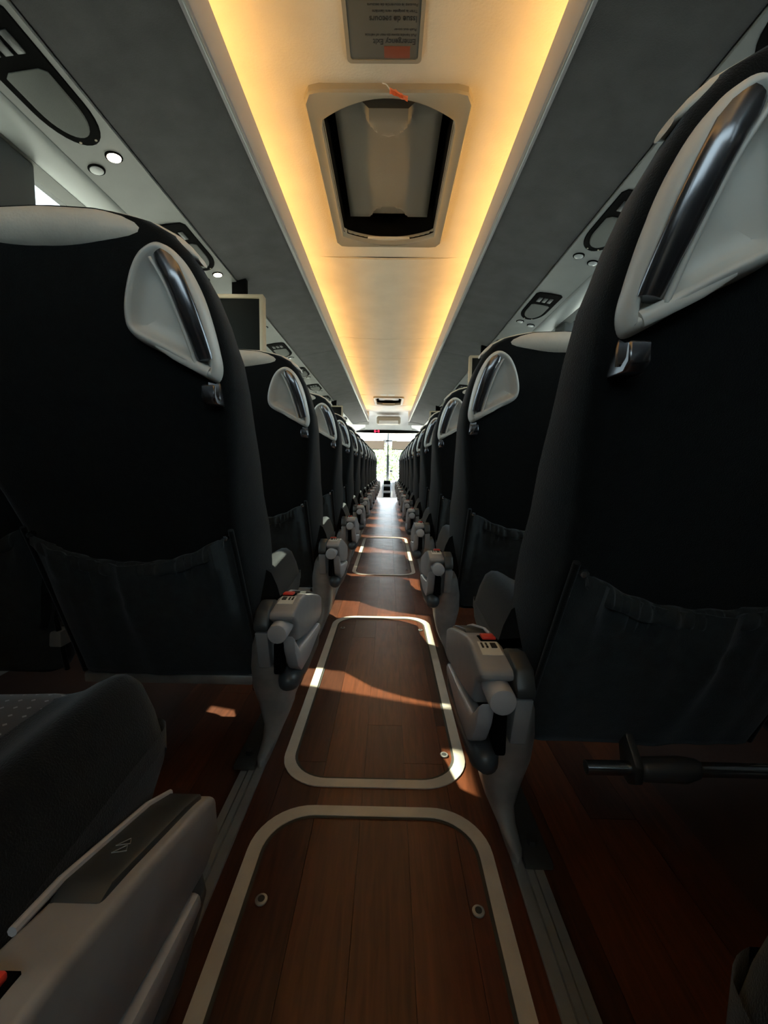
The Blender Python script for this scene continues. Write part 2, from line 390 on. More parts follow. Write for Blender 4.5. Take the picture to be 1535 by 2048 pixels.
# hatches in the ceiling
def poly_ray(poly, ang):
    d = Vector((math.cos(ang), math.sin(ang))); best = None
    for i in range(len(poly)):
        a = Vector(poly[i]); b = Vector(poly[(i+1) % len(poly)]); e = b-a
        den = d.x*e.y-d.y*e.x
        if abs(den) < 1e-12: continue
        t = (a.x*e.y-a.y*e.x)/den; u = (a.x*d.y-a.y*d.x)/den
        if t > 0 and -1e-6 <= u <= 1+1e-6 and (best is None or t < best): best = t
    return d*best
def roof_hatch(yc, hx, hy, label, lidm='lid', open_=False):
    t = empty('roof_hatch', (0, yc, ZC)); tag(t, label, 'hatch', 'roof hatches in the ceiling')
    N = 96; an = [2*math.pi*(k+0.5)/N for k in range(N)]
    def outer(ins):
        pts = []
        x, y, r = hx-ins, hy-ins, max(0.02, 0.05-ins)
        for cx, cy, a0 in ((x-r, y-r, 0), (-x+r, y-r, 90), (-x+r, -y+r, 180), (x-r, -y+r, 270)):
            for k in range(9):
                a = math.radians(a0+90*k/8); px, py = cx+r*math.cos(a), cy+r*math.sin(a)
                if py < 0: py -= 0.022*(1-(px/hx)**2)
                pts.append((px, py))
        return [poly_ray(pts, a) for a in an]
    def inner(ins):
        x = hx*0.84-ins; pts = []
        for k in range(21):
            q = -1+2*k/20; pts.append((q*x, -(hy*0.74+hy*0.20*(1-q*q)-ins)))
        for k in range(21):
            q = 1-2*k/20; pts.append((q*x, hy*0.79+hy*0.16*(1-q*q)-ins))
        return [poly_ray(pts, a) for a in an]
    rings = [(outer(0), 0.0), (outer(0), -0.020), (outer(0.006), -0.027), (outer(0.018), -0.024), (inner(-0.012), -0.020), (inner(-0.004), -0.022), (inner(0.0), -0.016), (inner(0.004), 0.02)]
    V, Fc = loft([[(p.x, p.y, z) for p in r] for r, z in rings], cap=False)
    obj('frame', V, Fc, 'frame', t, 35)
    rings = [(inner(0.002), 0.0), (inner(0.012), 0.13), (inner(0.013), 0.13)]
    V, Fc = loft([[(p.x, p.y, z) for p in r] for r, z in rings], cap=False)
    Fc.append(tuple(2*N+j for j in range(N)))
    obj('well', V, Fc, 'black', t, 35)
    # lid: dished panel with a hand scoop at each end
    lx, ly = hx*0.70, hy*0.72
    V = []; Fc = []; nx, ny = 28, 40
    for j in range(ny+1):
        for i in range(nx+1):
            x = -lx+2*lx*i/nx; y = -ly+2*ly*j/ny
            e = max(abs(x)/lx, abs(y)/ly)
            z = 0.055 + (0.012 if e > 0.9 else 0.0)*smoothstep((e-0.9)/0.1)
            z -= 0.012*smoothstep(1-math.hypot(x/(lx*0.85), y/(ly*0.85)))
            d1 = math.hypot(x/0.10, (y+ly)/0.15)
            if d1 < 1.0: z -= 0.028*smoothstep((1.0-d1)/0.12)
            d2 = math.hypot(x/0.10, (y-ly)/0.11)
            if d2 < 1.0: z += 0.04*smoothstep((1.0-d2)/0.12)
            V.append((x, y, z))
    for j in range(ny):
        for i in range(nx):
            a = j*(nx+1)+i; Fc.append((a, a+1, a+nx+2, a+nx+1))
    n0 = len(V); V += [(x, y, 0.085) for x, y in ((-lx, -ly), (lx, -ly), (lx, ly), (-lx, ly))]
    b0, b1, b2, b3 = 0, nx, (ny+1)*(nx+1)-1, ny*(nx+1)
    Fc += [tuple(range(0, nx+1))[::-1]+(n0, n0+1), tuple(range(b3, b2+1))+(n0+2, n0+3),
           tuple(j*(nx+1) for j in range(ny+1))+(n0+3, n0), tuple(j*(nx+1)+nx for j in range(ny, -1, -1))+(n0+1, n0+2), (n0, n0+3, n0+2, n0+1)]
    obj('lid', V, Fc, lidm, t, 35)
    # grip tabs
    secs = []
    for z, k in ((0.02, 0.93), (0.010, 1.0), (-0.004, 1.0), (-0.010, 0.94)):
        secs.append([(0.085*k*math.cos(a), -hy*0.80+0.085*k*math.sin(a), z) for a in [math.pi*(0.0+q/16) for q in range(17)]])
    return t
roof_hatch((HY0+HY1)/2, 0.313, 0.545, 'closed beige roof hatch in the ceiling nearest the viewer')
t = roof_hatch(8.97, 0.30, 0.50, 'small far roof hatch above the front of the aisle', 'ceilfront')
for dx in (-0.09, 0.06):
    tag(box('notice_sticker', (dx-0.065, 8.12, ZC-0.017), (dx+0.05, 8.27, ZC-0.0145), 'sticker'), 'white notice on the ceiling before the far hatch, '+('left' if dx < 0 else 'right')+' one of two', 'notice', 'notices by the far hatch')

# luggage bins, lips, cove lights, service panels, window mouldings
for s, nm in ((-1, 'left'), (1, 'right')):
    t = tag(empty('luggage_bin', (0, Y0, 0)), 'charcoal overhead luggage bin running along the %s side' % nm, 'luggage bin', 'overhead luggage bins')
    cuts = [Y0, 0.9, 4.25, 7.4, 10.6]
    for a, b in zip(cuts, cuts[1:]):
        pr = [(0.49, 1.806), (0.55, 1.800), (0.70, 1.776), (0.852, 1.738), (0.856, 1.75), (0.86, 1.83), (0.49, 1.83)]
        V, Fc = loft([[(s*x, y-Y0, z) for x, z in pr] for y in (a+0.002, b-0.002)]); obj('underside_panel', V, Fc, 'bin', t, 25)
    pr = [(0.487, 1.800), (0.478, 1.806), (0.475, 1.82), (0.474, 1.918), (0.480, 1.926), (0.50, 1.926), (0.50, 1.80)]
    V, Fc = loft([[(s*x, y-Y0, z) for x, z in pr] for y in (Y0, 10.6)]); obj('lip', V, Fc, 'lip', t, 25)
    V, Fc = tube([(s*0.486, 0, 1.800), (s*0.486, 10.6-Y0, 1.800)], 0.0045, 8); obj('edge_bead', V, Fc, 'mould', t)
    box('bin_shelf', (min(s*.50, s*1.24), 0, 1.84), (max(s*.50, s*1.24), 10.6-Y0, 1.86), 'bin', t)
    box('bin_end', (min(s*.475, s*1.24), 10.6-Y0, 1.73), (max(s*.475, s*1.24), 10.62-Y0, 2.06), 'ceilfront', t)
    # cove back wall
    tag(box('trim_%d' % (50 if s < 0 else 51), (min(s*.68, s*.69), Y0, 1.86), (max(s*.68, s*.69), 10.6, 2.08), 'ceil'), kind='structure')
    # LED strips in the cove
    st = tag(empty('led_strip', (s*0.60, Y0, 1.90)), 'amber glowing cove light strip along the %s edge of the ceiling' % nm, 'strip light', 'cove light strips')
    y = Y0; 
    while y < 10.3:
        L = min(1.55, 10.4-y)
        box('led_tube', (-0.008, y-Y0+0.03, -0.008), (0.008, y-Y0+L-0.03, 0.008), 'led', st)
        box('led_holder', (-0.014, y-Y0, -0.040), (0.014, y-Y0+L, -0.012), 'mould', st)
        y += L
    # service panel
    sp = t
    pr = [(0.858, 1.731), (0.95, 1.722), (1.055, 1.703), (1.06, 1.72), (0.858, 1.745)]
    V, Fc = loft([[(s*x, y-Y0, z) for x, z in pr] for y in (Y0, 10.6)]); tag(obj('service_channel', V, Fc, 'service', sp, 25), 'grey passenger service channel')
    pr = [(1.058+0.066*(1-math.cos(a)), 1.706-0.018*math.sin(a)) for a in [math.pi*q/10 for q in range(11)]]
    V, Fc = loft([[(s*x, y-Y0, z) for x, z in pr+[(1.19, 1.75), (1.058, 1.75)]] for y in (Y0, 10.6)]); obj('round_moulding', V, Fc, 'mould', sp, 35)
    pr = [(1.192, 1.703), (1.245, 1.690), (1.245, 1.75), (1.192, 1.75)]
    V, Fc = loft([[(s*x, y-Y0, z) for x, z in pr] for y in (Y0, 10.6)]); obj('window_head', V, Fc, 'service', sp, 25)

# passenger service units
ORD = ['nearest', 'second', 'third', 'fourth', 'fifth', 'sixth', 'seventh', 'eighth', 'ninth', 'tenth', 'eleventh', 'twelfth', 'thirteenth']
def panel_z(x): return interp(x, [(0.858, 1.731), (0.95, 1.722), (1.055, 1.703)])
def service_unit(s, y, lit, big=True):
    """black D shaped unit with speaker cloth, buttons and a pair of lamps; y = lamp position"""
    xc = 0.952; z = panel_z(xc); tilt = 0.15
    t = empty('service_unit', (s*xc, y-0.07, z))
    t.rotation_euler = (0, s*tilt, 0)
    def pt(x, yy, zz): return (s*x, yy, zz)      # x outwards, yy forward
    L0 = -0.42; hw = 0.078
    out = []
    for k in range(17):
        a = math.pi*k/16; out.append((hw*math.cos(a), -0.14+0.15*math.sin(a)))
    out += [(-hw, L0+.02), (-hw+.015, L0), (hw-.015, L0), (hw, L0+.02)]
    secs = [[pt(x*k, yy*1.0 if k == 1 else yy*0.985-0.004, zz) for x, yy in out] for k, zz in ((1, 0.004), (1, -0.004), (0.96, -0.007))]
    V, Fc = loft(secs); obj('bezel', V, Fc, 'black', t, 30)
    sp = []
    for k in range(17):
        a = math.pi*k/16; sp.append((0.056*math.cos(a), -0.145+0.115*math.sin(a)))
    sp += [(-.056, -.245), (-.04, -.258), (.04, -.258), (.056, -.245)]
    secs = [[pt(x*k, yy if k == 1 else yy*0.97-.004, zz) for x, yy in sp] for k, zz in ((1, -0.006), (1, -0.0095), (0.94, -0.0115))]
    V, Fc = loft(secs); obj('speaker_cloth', V, Fc, 'grille', t, 30)
    for q in range(3):
        box('button', (min(s*(-.045+.032*q), s*(-.045+.032*q+.022)), -0.36, -0.0105), (max(s*(-.045+.032*q), s*(-.045+.032*q+.022)), -0.30, -0.006), 'armdark', t, 0.002)
    for q in (-1, 1):
        cyl('indicator', pt(0.025*q, -0.012, -0.006), pt(0.025*q, -0.012, -0.0085), 0.004, 'monbeige', t, 8)
    # lamps
    for q, (lx, ly) in enumerate(((-0.031, 0.07), (0.058, 0.112))):
        on = lit and q == 0
        h = cyl('lamp_ring', pt(lx, ly, 0.004), pt(lx, ly, -0.006), 0.027, 'black', t, 20, 0.002)
        cyl('lamp_lens', pt(lx, ly, -0.004), pt(lx, ly, -0.0085), 0.0215, 'lamp' if on else 'lens', h, 18, 0.002)
    return t
protoU = {}
def place_unit(s, y, lit, label):
    key = (s, lit)
    if key not in protoU:
        protoU[key] = (service_unit(s, y, lit), None); t = protoU[key][0]
    else:
        t = copy_tree(protoU[key][0], kid_tree(protoU[key][0], index())); t.location.y = y-0.07
    tag(t, label, 'service unit', 'overhead service units')
nL = nR = 0
for k in range(11):
    y = 1.556+0.885*k
    if y < 10.3:
        place_unit(-1, y, k in (0, 1), '%s black overhead service unit on the left%s' % (ORD[k], ' with its reading lamp lit' if k in (0, 1) else ''))
for k in range(11):
    y = 1.266+0.93*k
    if y < 10.3: place_unit(1, y, False, '%s black overhead service unit on the right with unlit lamps' % ORD[k])

# drop-down monitors
def monitor(s, x_in, y, label):
    t = tag(empty('monitor', (s*x_in, y, 1.662)), label, 'monitor', 'drop-down monitors')
    x0, x1 = (0, 0.29)
    def bx(n, lo, hi, m, p, b=0.003):
        return box(n, (min(s*lo[0], s*hi[0]), lo[1], lo[2]), (max(s*lo[0], s*hi[0]), hi[1], hi[2]), m, p, b)
    h = 0.335
    bx('frame_side', (0, -0.06, -h), (0.022, 0.0, 0.0), 'monbeige', t)
    bx('frame_side', (0.27, -0.06, -h), (0.29, 0.0, 0.0), 'monbeige', t)
    bx('frame_top', (0.018, -0.06, -0.02), (0.275, 0.0, 0.0), 'monbeige', t)
    bx('frame_bottom', (0.018, -0.06, -h), (0.275, 0.0, -h+0.02), 'monbeige', t)
    bx('rear_cover', (0.015, -0.045, -h+0.015), (0.278, -0.012, -0.015), 'screen', t)
    bx('hinge', (0.10, -0.05, -0.01), (0.18, -0.01, 0.10), 'black', t)
    return t
monitor(-1, 0.705, 2.60, 'large beige framed monitor hanging above the second seat row on the left')
monitor(1, 0.70, 3.86, 'beige framed monitor hanging above the third seat row on the right')
monitor(-1, 0.72, 6.97, 'small far beige framed monitor on the left')
monitor(1, 0.70, 7.45, 'small far beige framed monitor on the right')

# emergency exit sign on the ceiling
def text_obj(name, body, size, loc, m, parent, bold=0.0):
    cu = bpy.data.curves.new(name, 'FONT'); cu.body = body; cu.size = size; cu.align_x = 'LEFT'; cu.extrude = 0.0002; cu.offset = bold
    sxs = 0.86 if size > 0.02 else 1.0
    o = bpy.data.objects.new(name+'_curve', cu); C.objects.link(o)
    bpy.context.view_layer.update()
    me = bpy.data.meshes.new_from_object(o.evaluated_get(bpy.context.evaluated_depsgraph_get()))
    bpy.data.objects.remove(o)
    me.transform(Matrix(((-sxs, 0, 0, 0), (0, 1, 0, 0), (0, 0, -1, 0), (0, 0, 0, 1))))
    me.materials.clear(); r = fin(name, me, m, parent, 0); r.location = loc; return r
sg = tag(empty('exit_sign', (-0.014, 1.062, ZC)), 'grey emergency exit instruction plate on the ceiling before the hatch', 'sign')
pl = rrect_path(0.112, 0.0, 0.525, 0.012, 5)
V, Fc = loft([[(x*k, (y-.26)*k+.26, z) for x, y in pl] for k, z in ((1, 0.002), (1, -0.006), (0.985, -0.007))]); obj('plate', V, Fc, 'signglass', sg, 30)
n = len(pl); po = rrect_path(0.124, -0.012, 0.537, 0.016, 5)
V = [(x, y, 0) for x, y in po]+[(x, y, -0.009) for x, y in po]+[(x, y, -0.009) for x, y in pl]+[(x, y, 0) for x, y in pl]
obj('plate_rim', V, [(r*n+j, r*n+(j+1) % n, ((r+1) % 4)*n+(j+1) % n, ((r+1) % 4)*n+j) for r in range(4) for j in range(n)], 'frame', sg, 30)
box('ribbon_reflection', (0.0, 0.478, -0.0078), (0.085, 0.519, -0.006), 'signred', sg, 0.0005)  # reflection of the orange ribbon, painted on the plate as a red box
x0 = 0.102; zt = -0.0074
for body, sz, yy, b in (('Emergency Exit', 0.0255, 0.455, 0.0004), ('Pull handle towards rear of vehicle', 0.0115, 0.438, 0), ('Push out cover', 0.0115, 0.421, 0),
                        ('Issue de secours', 0.0255, 0.385, 0.0004), ("Tirer la poignée vers l'arrière", 0.0115, 0.367, 0), ('Poussez le couvercle de secours', 0.0115, 0.349, 0)):
    text_obj('lettering', body, sz, (x0, yy, zt), 'ink', sg, b)

# orange ribbon tied at the hatch
rb = tag(empty('orange_ribbon', (0.015, 1.66, ZC-0.034)), 'crumpled orange plastic ribbon hanging at the near edge of the roof hatch', 'ribbon')
V = []; Fc = []; r2 = random.Random(5); nx, ny = 10, 6
for j in range(ny):
    for i in range(nx):
        u = i/(nx-1); v = j/(ny-1)-0.5
        V.append((-0.01+u*0.065, 0.004+u*0.02+v*0.022*(1.1-0.3*u)+0.002*r2.uniform(-1, 1), -0.005-u*0.012+0.006*math.sin(v*16+u*2)+0.002*r2.uniform(-1, 1)))
for j in range(ny-1):
    for i in range(nx-1): a = j*nx+i; Fc.append((a, a+1, a+nx+1, a+nx))
o = obj('film', V, Fc, 'orange', rb, 0); md = o.modifiers.new('s', 'SOLIDIFY'); md.thickness = 0.0012
V, Fc = tube(catmull([(-0.032, 0.002, 0.018), (-0.035, -0.012, 0.005), (-0.022, -0.018, -0.004), (-0.008, 0.0, -0.006)], 6, False), 0.0018, 6); obj('string', V, Fc, 'sticker', rb)

# ------------------------------------------------------------------ seats
OUT = [(0.03, 1.071), (0.09, 1.068), (0.13, 1.061), (0.165, 1.053), (0.195, 1.037), (0.217, 1.010), (0.237, 0.968), (0.250, 0.925), (0.260, 0.87), (0.260, 0.82), (0.247, 0.73), (0.230, 0.63), (0.222, 0.54), (0.222, 0.40), (0.224, 0.25), (0.220, 0.20), (0.205, 0.178)]
def hwz(z): return interp(z, sorted([(b, a) for a, b in OUT]))
def yrear(z): return interp(z, [(0.17, 0.095), (0.20, 0.088), (0.35, 0.025), (0.54, -0.058), (0.68, -0.125), (0.82, -0.195), (0.93, -0.228), (1.0, -0.243), (1.05, -0.248), (1.10, -0.244)])
def thick(z): return interp(z, [(0.17, 0.07), (0.3, 0.09), (0.5, 0.13), (0.7, 0.13), (0.83, 0.11), (0.95, 0.10), (1.01, 0.085), (1.055, 0.06), (1.072, 0.03)])
def flare(z): return interp(z, [(0.17, 0.01), (0.35, 0.025), (0.55, 0.036), (0.75, 0.012), (0.9, 0.0), (1.1, -0.006)])
def make_seat(s, aisle, footrest='bar', lean=0.0):
    """origin on the floor below the seat centre at the rear of its foot; +x*s is the aisle side"""
    t = empty('coach_seat')
    up = lean if aisle else 0.20; KW = 1.0 if aisle else 0.88
    YR = lambda z: yrear(z)+up*max(0, (z-0.2)/0.75)
    O = lambda n, V, Fc, m, p=t, sm=40: obj(n, [(s*v[0], v[1], v[2]) for v in V], Fc, m, p, sm)
    B = lambda n, bm, m, p=t, sm=40: bmobj(n, bm, m, p, sm, s)
    def BX(n, lo, hi, m, p=t, b=0.003, seg=2):
        return box(n, (min(s*lo[0], s*hi[0]), lo[1], lo[2]), (max(s*lo[0], s*hi[0]), hi[1], hi[2]), m, p, b, seg)
    # backrest
    zs = []
    lv = [z for _, z in OUT][::-1]
    for a, b in zip(lv, lv[1:]):
        n = max(1, int(round((b-a)/0.035)))
        zs += [a+(b-a)*k/n for k in range(n)]
    zs.append(lv[-1]); secs = []
    for z in zs:
        hw, y0, th, fl_ = KW*hwz(z), YR(z), thick(z), flare(z); r = min(0.026, th*0.4, hw*0.5); hf = hw+(fl_ if aisle else 0); hn = hw; sec = []
        dish = 0.010*smoothstep((z-0.25)/0.3)*smoothstep((1.0-z)/0.2)
        for q in range(9):                                   # rear face, from -x to +x
            u = -1+2*q/8; sec.append((u*(hw-r), y0+dish*(1-u*u), z))
        for a in (25, 50, 75): a = math.radians(a); sec.append((hw-r+r*math.sin(a), y0+r-r*math.cos(a), z))
        rf = min(0.04, th*0.35)
        for a in (5, 35, 65, 88): a = math.radians(a); sec.append((hf-rf+rf*math.cos(a), y0+th-rf+rf*math.sin(a), z))
        for q in range(1, 8):
            u = 1-2*q/8; sec.append((u*((hf if u > 0 else hn)-rf), y0+th-0.02*(1-u*u)*smoothstep((1.0-z)/.2), z))
        for a in (88, 65, 35, 5): a = math.radians(a); sec.append((-(hn-rf+rf*math.cos(a)), y0+th-rf+rf*math.sin(a), z))
        for a in (75, 50, 25): a = math.radians(a); sec.append((-(hw-r+r*math.sin(a)), y0+r-r*math.cos(a), z))
        secs.append(sec)
    V, Fc = loft(secs); O('backrest', V, Fc, 'fabric', t, 60)
    # cream headrest roll over the top edge
    secs = []
    for k in range(33):
        x = -0.222+0.444*k/32; e = max(0.0, 1-(abs(x)/0.224)**1.9); q = e**0.80
        top = interp(abs(x), [(0, 1.078), (0.09, 1.075), (0.13, 1.068), (0.165, 1.058), (0.20, 1.040), (0.225, 1.012)])
        rz = 0.003+0.032*q; ry = 0.010+0.040*q; cz = top-rz; cy = YR(1.04)+0.040
        secs.append([(x, cy+ry*1.02*math.copysign(abs(math.cos(a))**0.8, math.cos(a))*(1.12 if math.cos(a) < 0 else 1.5), cz+rz*math.sin(a)) for a in [2*math.pi*i/24 for i in range(24)]])
    V, Fc = loft(secs); O('headrest_roll', V, Fc, 'cream', t, 60)
    # handle on the aisle shoulder
    hp = [(0.114, 0.914), (0.121, 0.947), (0.136, 0.982), (0.155, 1.005), (0.18, 1.015), (0.204, 1.002), (0.223, 0.972), (0.237, 0.932), (0.246, 0.882), (0.248, 0.847), (0.239, 0.828), (0.218, 0.836), (0.19, 0.853), (0.16, 0.869), (0.133, 0.882), (0.118, 0.895)]
    ring = [Vector((p.x, p.y)) for p in catmull([Vector((a, b, 0)) for a, b in hp], 5)]
    n = len(ring); cx = Vector((0.195, 0.92))
    def inset(d):
        o2 = []
        for i in range(n):
            tg = (ring[(i+2) % n]-ring[i-2]).normalized(); nm = Vector((-tg.y, tg.x))
            if nm.dot(cx-ring[i]) < 0: nm = -nm
            o2.append(ring[i]+nm*d)
        return o2
    HO = -0.26*(1-KW)
    def lay(pts, dep): return [(p.x+HO, YR(p.y)-dep+0.012*smoothstep((p.x-0.20)/0.06), p.y) for p in pts]
    secs = [lay(inset(0.0), -0.016), lay(inset(0.0), 0.010), lay(inset(0.0025), 0.020), lay(inset(0.007), 0.0255), lay(inset(0.0105), 0.0255), lay(inset(0.014), 0.021), lay(inset(0.019), 0.010), lay(inset(0.027), 0.003), lay(inset(0.042), 0.001)]
    V, Fc = loft(secs, cap=False)
    m0 = len(V); last = secs[-1]; V.append((sum(p[0] for p in last)/n, YR(0.92)-0.0005, sum(p[2] for p in last)/n))
    Fc += [(m0-n+j, m0-n+(j+1) % n, m0) for j in range(n)]
    hd = O('handle_shell', V, Fc, 'shell', t, 70)
    def sweep(path, wid, dep, off, nn=12, p0=1.0):
        P = catmull([Vector((a, b, 0)) for a, b in path], 5, False); secs = []
        for i, p in enumerate(P):
            tg = (P[min(i+1, len(P)-1)]-P[max(0, i-1)]).normalized(); nm = Vector((tg.y, -tg.x, 0)); f = i/(len(P)-1)
            w = interp(f, wid); d = interp(f, dep); oo = interp(f, off)
            base = YR(p.y)+0.012*smoothstep((p.x-0.20)/0.06)
            secs.append([(p.x+HO+nm.x*w*math.cos(a), base-oo-d*math.sin(a), p.y+nm.y*w*math.cos(a)) for a in [2*math.pi*q/nn for q in range(nn)]])
        return loft(secs)
    gp = [(0.183, 0.999), (0.199, 0.973), (0.212, 0.935), (0.222, 0.895), (0.229, 0.857)]
    V, Fc = sweep(gp, [(0, .010), (0.12, .0145), (0.6, .0145), (1, .0125)], [(0, .007), (1, .009)], [(0, .020), (.3, .027), (.7, .027), (1, .021)])
    O('grip', V, Fc, 'grip', hd, 60)
    V, Fc = sweep([(0.168, 0.992), (0.183, 0.964), (0.196, 0.928), (0.206, 0.89), (0.214, 0.852)], [(0, .003), (1, .0035)], [(0, .004), (1, .005)], [(0, .020), (1, .021)], 8)
    O('grip_edge', V, Fc, 'shell', hd, 60)
    V, Fc = sweep([(0.158, 0.877), (0.18, 0.866), (0.205, 0.853), (0.232, 0.840)], [(0, .004), (.4, .008), (1, .008)], [(0, .003), (1, .004)], [(0, .020), (1, .0235)], 10); O('handle_foot', V, Fc, 'shell', hd, 60)
    yh = YR(0.815)+0.008
    hk = extrude_x([(yh+.01, .835), (yh-.012, .835), (yh-.013, .802), (yh-.022, .800), (yh-.030, .806), (yh-.032, .820), (yh-.038, .820), (yh-.038, .800), (yh-.028, .791), (yh+.006, .791), (yh+.01, .81)], 0.220+HO, 0.242+HO, 0.002, 1)
    B('coat_hook', hk, 'grip', hd)
    # cloth pocket
    nx, nz = 48, 22; V = []; Fc = []; rr = random.Random(11 if aisle else 12)
    folds = [(rr.uniform(-.18, .18), rr.uniform(0.006, 0.014), rr.uniform(.006, .013), rr.uniform(-.4, .4)) for _ in range(11)]
    def pock(u, w):
        x = u*0.203; zt_ = 0.556-0.066*(1-abs(u)**2.2); zb = 0.196; z = zt_+(zb-zt_)*w
        x *= 1+0.05*w
        bul = 0.012+0.030*math.sin(math.pi*min(1, w*0.75+0.12))*(1-u**4)
        for fx, fw, fa, sl_ in folds:
            d = (x-fx-sl_*w*0.12)/(fw*(1+1.5*w)); bul += fa*math.exp(-d*d)*(1-0.75*smoothstep(w/0.75))
        if w < 0.24: bul += 0.0042*math.sin(x*230+3*math.sin(x*60))*smoothstep((0.24-w)/0.1)
        bul -= 0.005*math.exp(-((w-0.25)/0.03)**2)
        edge = smoothstep((1-abs(u))/0.10)
        return (x, YR(z)-0.004-bul*edge, z)
    for j in range(nz+1):
        for i in range(nx+1): V.append(pock(-1+2*i/nx, j/nz))
    for j in range(nz):
        for i in range(nx): a = j*(nx+1)+i; Fc.append((a, a+1, a+nx+2, a+nx+1))
    off = len(V)
    for j in range(nz+1):
        for i in range(nx+1): p = V[j*(nx+1)+i]; V.append((p[0], min(p[1]+0.004, YR(p[2])), p[2]))
    Fc += [tuple(off+q for q in f[::-1]) for f in Fc[:nx*nz]]
    for i in range(nx): Fc.append((i+1, i, off+i, off+i+1)); a = nz*(nx+1)+i; Fc.append((a, a+1, off+a+1, off+a))
    for j in range(nz): a = j*(nx+1); Fc.append((a, a+nx+1, off+a+nx+1, off+a)); a += nx; Fc.append((a+nx+1, a, off+a, off+a+nx+1))
    pk = O('seat_pocket', V, Fc, 'pocket', t, 70)
    secs = []
    for k in range(97):
        u = -0.955+1.91*k/96; x = u*0.203; z = 0.556-0.066*(1-abs(u)**2.2)-0.012
        g = math.sin(x*300+4*math.sin(x*47)+(1.0 if aisle else 2.2)); g2 = math.sin(x*120+1.3)
        e = smoothstep((0.955-abs(u))/0.06); rz = (0.0165+0.0015*g2)*(0.5+0.5*e); ry = (0.0075+0.0045*g+0.002*g2)*(0.35+0.65*e)+0.001
        secs.append([(x, YR(z)-0.017-0.010*(1-u**4)-ry*math.cos(a)*1.0, z+rz*math.sin(a)) for a in [2*math.pi*i/12 for i in range(12)]])
    V, Fc = loft(secs); O('pocket_hem', V, Fc, 'pocket', pk, 70)
    for q in (-1, 1):
        pts = [(q*(0.208+0.008*w), YR(0.565-0.375*w)-0.004, 0.565-0.375*w) for w in [k/8 for k in range(9)]]
        V, Fc = tube(pts, 0.006, 8); O('pocket_piping', V, Fc, 'fabric', pk, 60)
        y = YR(0.55); cyl('pocket_stud', (s*q*0.196, y, 0.551), (s*q*0.196, y-0.014, 0.548), 0.0068, 'chrome', pk, 14, 0.003)
    # cushion with raised side bolsters
    secs = []; hw = 0.262; XP, XN = (0.281, 0.222) if aisle else (0.222, 0.225)
    ys = [0.045, 0.05, 0.065, 0.09, 0.12, 0.15, 0.18, 0.205, 0.228, 0.248, 0.265, 0.280, 0.292, 0.301, 0.307, 0.311, 0.313]
    for y in ys:
        f = (y+0.10)/0.413
        top = 0.432+0.020*smoothstep(f/0.8)-0.075*max(0, (f-0.84)/0.16)**2.2
        bot = 0.322-0.02*(1-f)+0.03*max(0, (f-0.84)/0.16)**2
        hy = hw-0.045*max(0, (f-0.78)/0.22)**3.5; sec = []
        for q in range(45):
            u = -1+2*q/44; au = abs(u)
            z = top-0.012*(1-au**2)+0.022*math.exp(-((au-0.84)/0.12)**2)-0.07*max(0, (au-0.88)/0.12)**2
            sec.append((u*(XP if u > 0 else XN)*hy/hw, y, z))
        hp_, hn_ = XP*hy/hw, XN*hy/hw; sec += [(hp_*1.0, y, (top+bot)/2+0.02), (hp_*0.99, y, (top+bot)/2-0.02), (hp_*0.94, y, bot)]
        sec += [(-hn_*0.92, y, bot), (-hn_*0.98, y, bot+0.012), (-hn_*1.0, y, (top+bot)/2-0.012)]
        secs.append(sec)
    V, Fc = loft(secs); O('cushion', V, Fc, 'fabric', t, 60)
    V = []; Fc = []; nx, ny = 14, 14
    for j in range(ny+1):
        f = 0.40+0.50*j/ny; y = -0.10+0.413*f
        top = 0.432+0.020*smoothstep(f/0.8)-0.075*max(0, (f-0.84)/0.16)**2.2
        for i in range(nx+1):
            u = (-1+2*i/nx)*(0.60+0.04*f); au = abs(u)
            V.append((u*(XP if u > 0 else XN), y, top-0.012*(1-au**2)+0.022*math.exp(-((au-0.84)/0.12)**2)+0.0035*smoothstep((1-max(abs(-1+2*i/nx), 0))/0.12)-0.0008))
    for j in range(ny):
        for i in range(nx): a = j*(nx+1)+i; Fc.append((a, a+1, a+nx+2, a+nx+1))
    O('seat_panel', V, Fc, 'dots', t, 60)
    # cushion support frame
    BX('seat_frame', (-0.21, 0.085, 0.295), (0.25 if aisle else 0.205, 0.28, 0.33), 'plate', t, 0.006)
    if not aisle:
        BX('frame_bracket', (-0.232, 0.03, 0.24), (-0.20, 0.2, 0.36), 'plate', t, 0.004)
        BX('crossbeam', (-0.23, 0.06, 0.255), (0.225, 0.10, 0.295), 'leg', t, 0.006)
        return t
    BX('crossbeam', (-0.22, 0.06, 0.255), (0.24, 0.10, 0.295), 'leg', t, 0.006)
    # leg
    lv = [(0.0, .236, .012, 0.0, .30), (0.02, .236, .015, 0.0, .29), (0.05, .248, .019, 0.012, .235), (0.09, .259, .026, 0.018, .19), (0.14, .260, .037, 0.010, .165), (0.19, .259, .046, -0.005, .155), (0.25, .262, .046, -0.03, .150), (0.31, .264, .036, -0.055, .14), (0.330, .266, .030, -0.06, .13)]
    secs = []
    for z, xc, hx, ya, yb in lv:
        yc, hy = (ya+yb)/2, (yb-ya)/2; sec = []
        for k in range(20):
            a = 2*math.pi*k/20; c_, s_ = math.cos(a), math.sin(a)
            sec.append((xc+hx*math.copysign(abs(c_)**0.6, c_), yc+hy*math.copysign(abs(s_)**0.6, s_), z))
        secs.append(sec)
    V, Fc = loft(secs); lg = O('leg', V, Fc, 'leg', t, 60)
    BX('foot_plate', (0.178, -0.012, 0.006), (0.228, 0.29, 0.018), 'plate', lg, 0.004)
    for yb in (0.03, 0.26): cyl('bolt', (s*0.203, yb, 0.018), (s*0.203, yb, 0.028), 0.009, 'plate', lg, 6)
